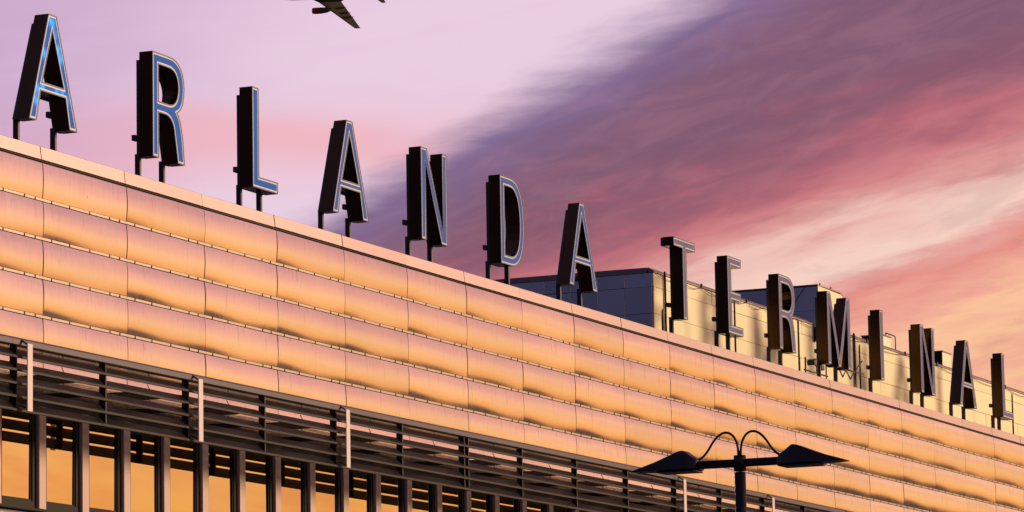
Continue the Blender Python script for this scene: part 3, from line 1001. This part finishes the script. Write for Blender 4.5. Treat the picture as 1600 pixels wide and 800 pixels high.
def loft(name, secs, seg=20):
    """secs: (x, y, z, ry, rz) ellipses along x."""
    v, f = [], []
    for (x, y, z, ry, rz) in secs:
        for k in range(seg):
            t = 2 * math.pi * k / seg
            v.append((x, y + ry * math.cos(t), z + rz * math.sin(t)))
    for i in range(len(secs) - 1):
        for k in range(seg):
            f.append((i * seg + k, i * seg + (k + 1) % seg, (i + 1) * seg + (k + 1) % seg, (i + 1) * seg + k))
    f += [tuple(range(seg)), tuple(range((len(secs) - 1) * seg, len(secs) * seg))]
    return mesh_of(name, v, f, True)


def wing(name, rx, ry, rz, chord, tx, ty, tz, tchord, th=.12):
    v = []
    for (x, y, z, c) in ((rx, ry, rz, chord), (tx, ty, tz, tchord)):
        for (a, b) in ((0, 0), (.08, .5), (.35, .6), (.7, .35), (1, 0), (.7, -.3), (.35, -.5), (.08, -.4)):
            v.append((x - a * c, y, z + b * c * th))
    f = [(i, (i + 1) % 8, 8 + (i + 1) % 8, 8 + i) for i in range(8)] + [tuple(range(8)), tuple(range(15, 7, -1))]
    return mesh_of(name, v, f)


put('fuselage', loft('fuselage', [(19, 0, 0.70, .05, .05), (18.4, 0, 0.75, .7, .7), (17, 0, 1.00, 1.35, 1.35), (14.5, 0, 1.20, 1.85, 1.9), (11, 0, 1.20, 1.95, 2.0), (-7, 0, 1.20, 1.95, 2.0), (-12, 0, 1.70, 1.5, 1.5), (-16, 0, 2.10, .8, .85), (-18.5, 0, 2.40, .25, .3)]), MAT['fuselage'], AP)
put('belly_fairing', loft('belly_fairing', [(6.5, 0, -1.3, .3, .3), (4.5, 0, -1.35, 1.7, .95), (-3.5, 0, -1.35, 1.7, .95), (-6, 0, -1.2, .3, .3)]), MAT['black'], AP)
for s in (1, -1):
    wg = put('wing', wing('wing', 4.6, 1.5 * s, -1.1, 7.6, -5.2, 18.2 * s, .8, 1.7), MAT['wing'], AP)
    put('leading_edge', tube_mesh('leading_edge', [(4.75, 1.6 * s, -1.15), (-4.95, 18.0 * s, .75)], [.22, .10], 6), MAT['winged'], wg)
    for yy, xx in ((5.6, -2.6), (8.6, -3.6), (11.2, -4.3)):
        zf = -1.1 + (yy - 1.5) / 15.1 * 1.7
        put('flap_fairing', loft('flap_fairing', [(xx + 2.6, yy * s, zf - .25, .05, .05), (xx + 1.6, yy * s, zf - .45, .3, .32), (xx - .6, yy * s, zf - .35, .26, .28), (xx - 1.8, yy * s, zf - .2, .04, .04)], 8), MAT['black'], wg)
    en = put('engine', loft('engine', [(6.0, 5.0 * s, -2.3, 1.05, 1.05), (4.6, 5.0 * s, -2.3, 1.15, 1.15), (2.4, 5.0 * s, -2.2, .95, .95), (1.0, 5.0 * s, -2.1, .5, .5)], 16), MAT['black'], AP)
    put('cowl', loft('cowl', [(7.6, 5.0 * s, -2.3, .9, .9), (7.3, 5.0 * s, -2.3, 1.08, 1.08), (6.0, 5.0 * s, -2.3, 1.17, 1.17), (5.2, 5.0 * s, -2.3, 1.17, 1.17)], 16), MAT['red'], en)
    put('pylon', wing('pylon', 4.5, 5.0 * s - .12, -1.4, 4.5, 4.5, 5.0 * s + .12, -1.4, 4.5, .18), MAT['fuselage'], en)
    st = put('tailplane', wing('tailplane', -13.0, .7 * s, 1.1, 3.8, -16.8, 7.0 * s, 1.8, 1.3), MAT['wing'], AP)
    put('leading_edge', tube_mesh('leading_edge', [(-12.95, .8 * s, 1.1), (-16.6, 6.9 * s, 1.8)], [.14, .07], 6), MAT['winged'], st)
fv = wing('tail_fin', -10.8, 0, 0, 5.8, -15.6, 6.8, 0, 2.2)
for vv in fv.vertices:
    vv.co = Vector((vv.co.x, vv.co.z, vv.co.y + 1.4))
put('tail_fin', fv, MAT['red'], AP)
# heading: to the left of the picture and somewhat away, right wing low
hd = (-r0) * math.cos(R(10)) + Vector((math.cos(PSI), math.sin(PSI), 0)) * math.sin(R(10))
port = Vector((0, 0, 1)).cross(hd).normalized()
upv = hd.cross(port)
bk = R(32)
port2 = port * math.cos(bk) + upv * math.sin(bk)
up2 = hd.cross(port2)
AP.rotation_euler = Matrix((hd, port2, up2)).transposed().to_euler()
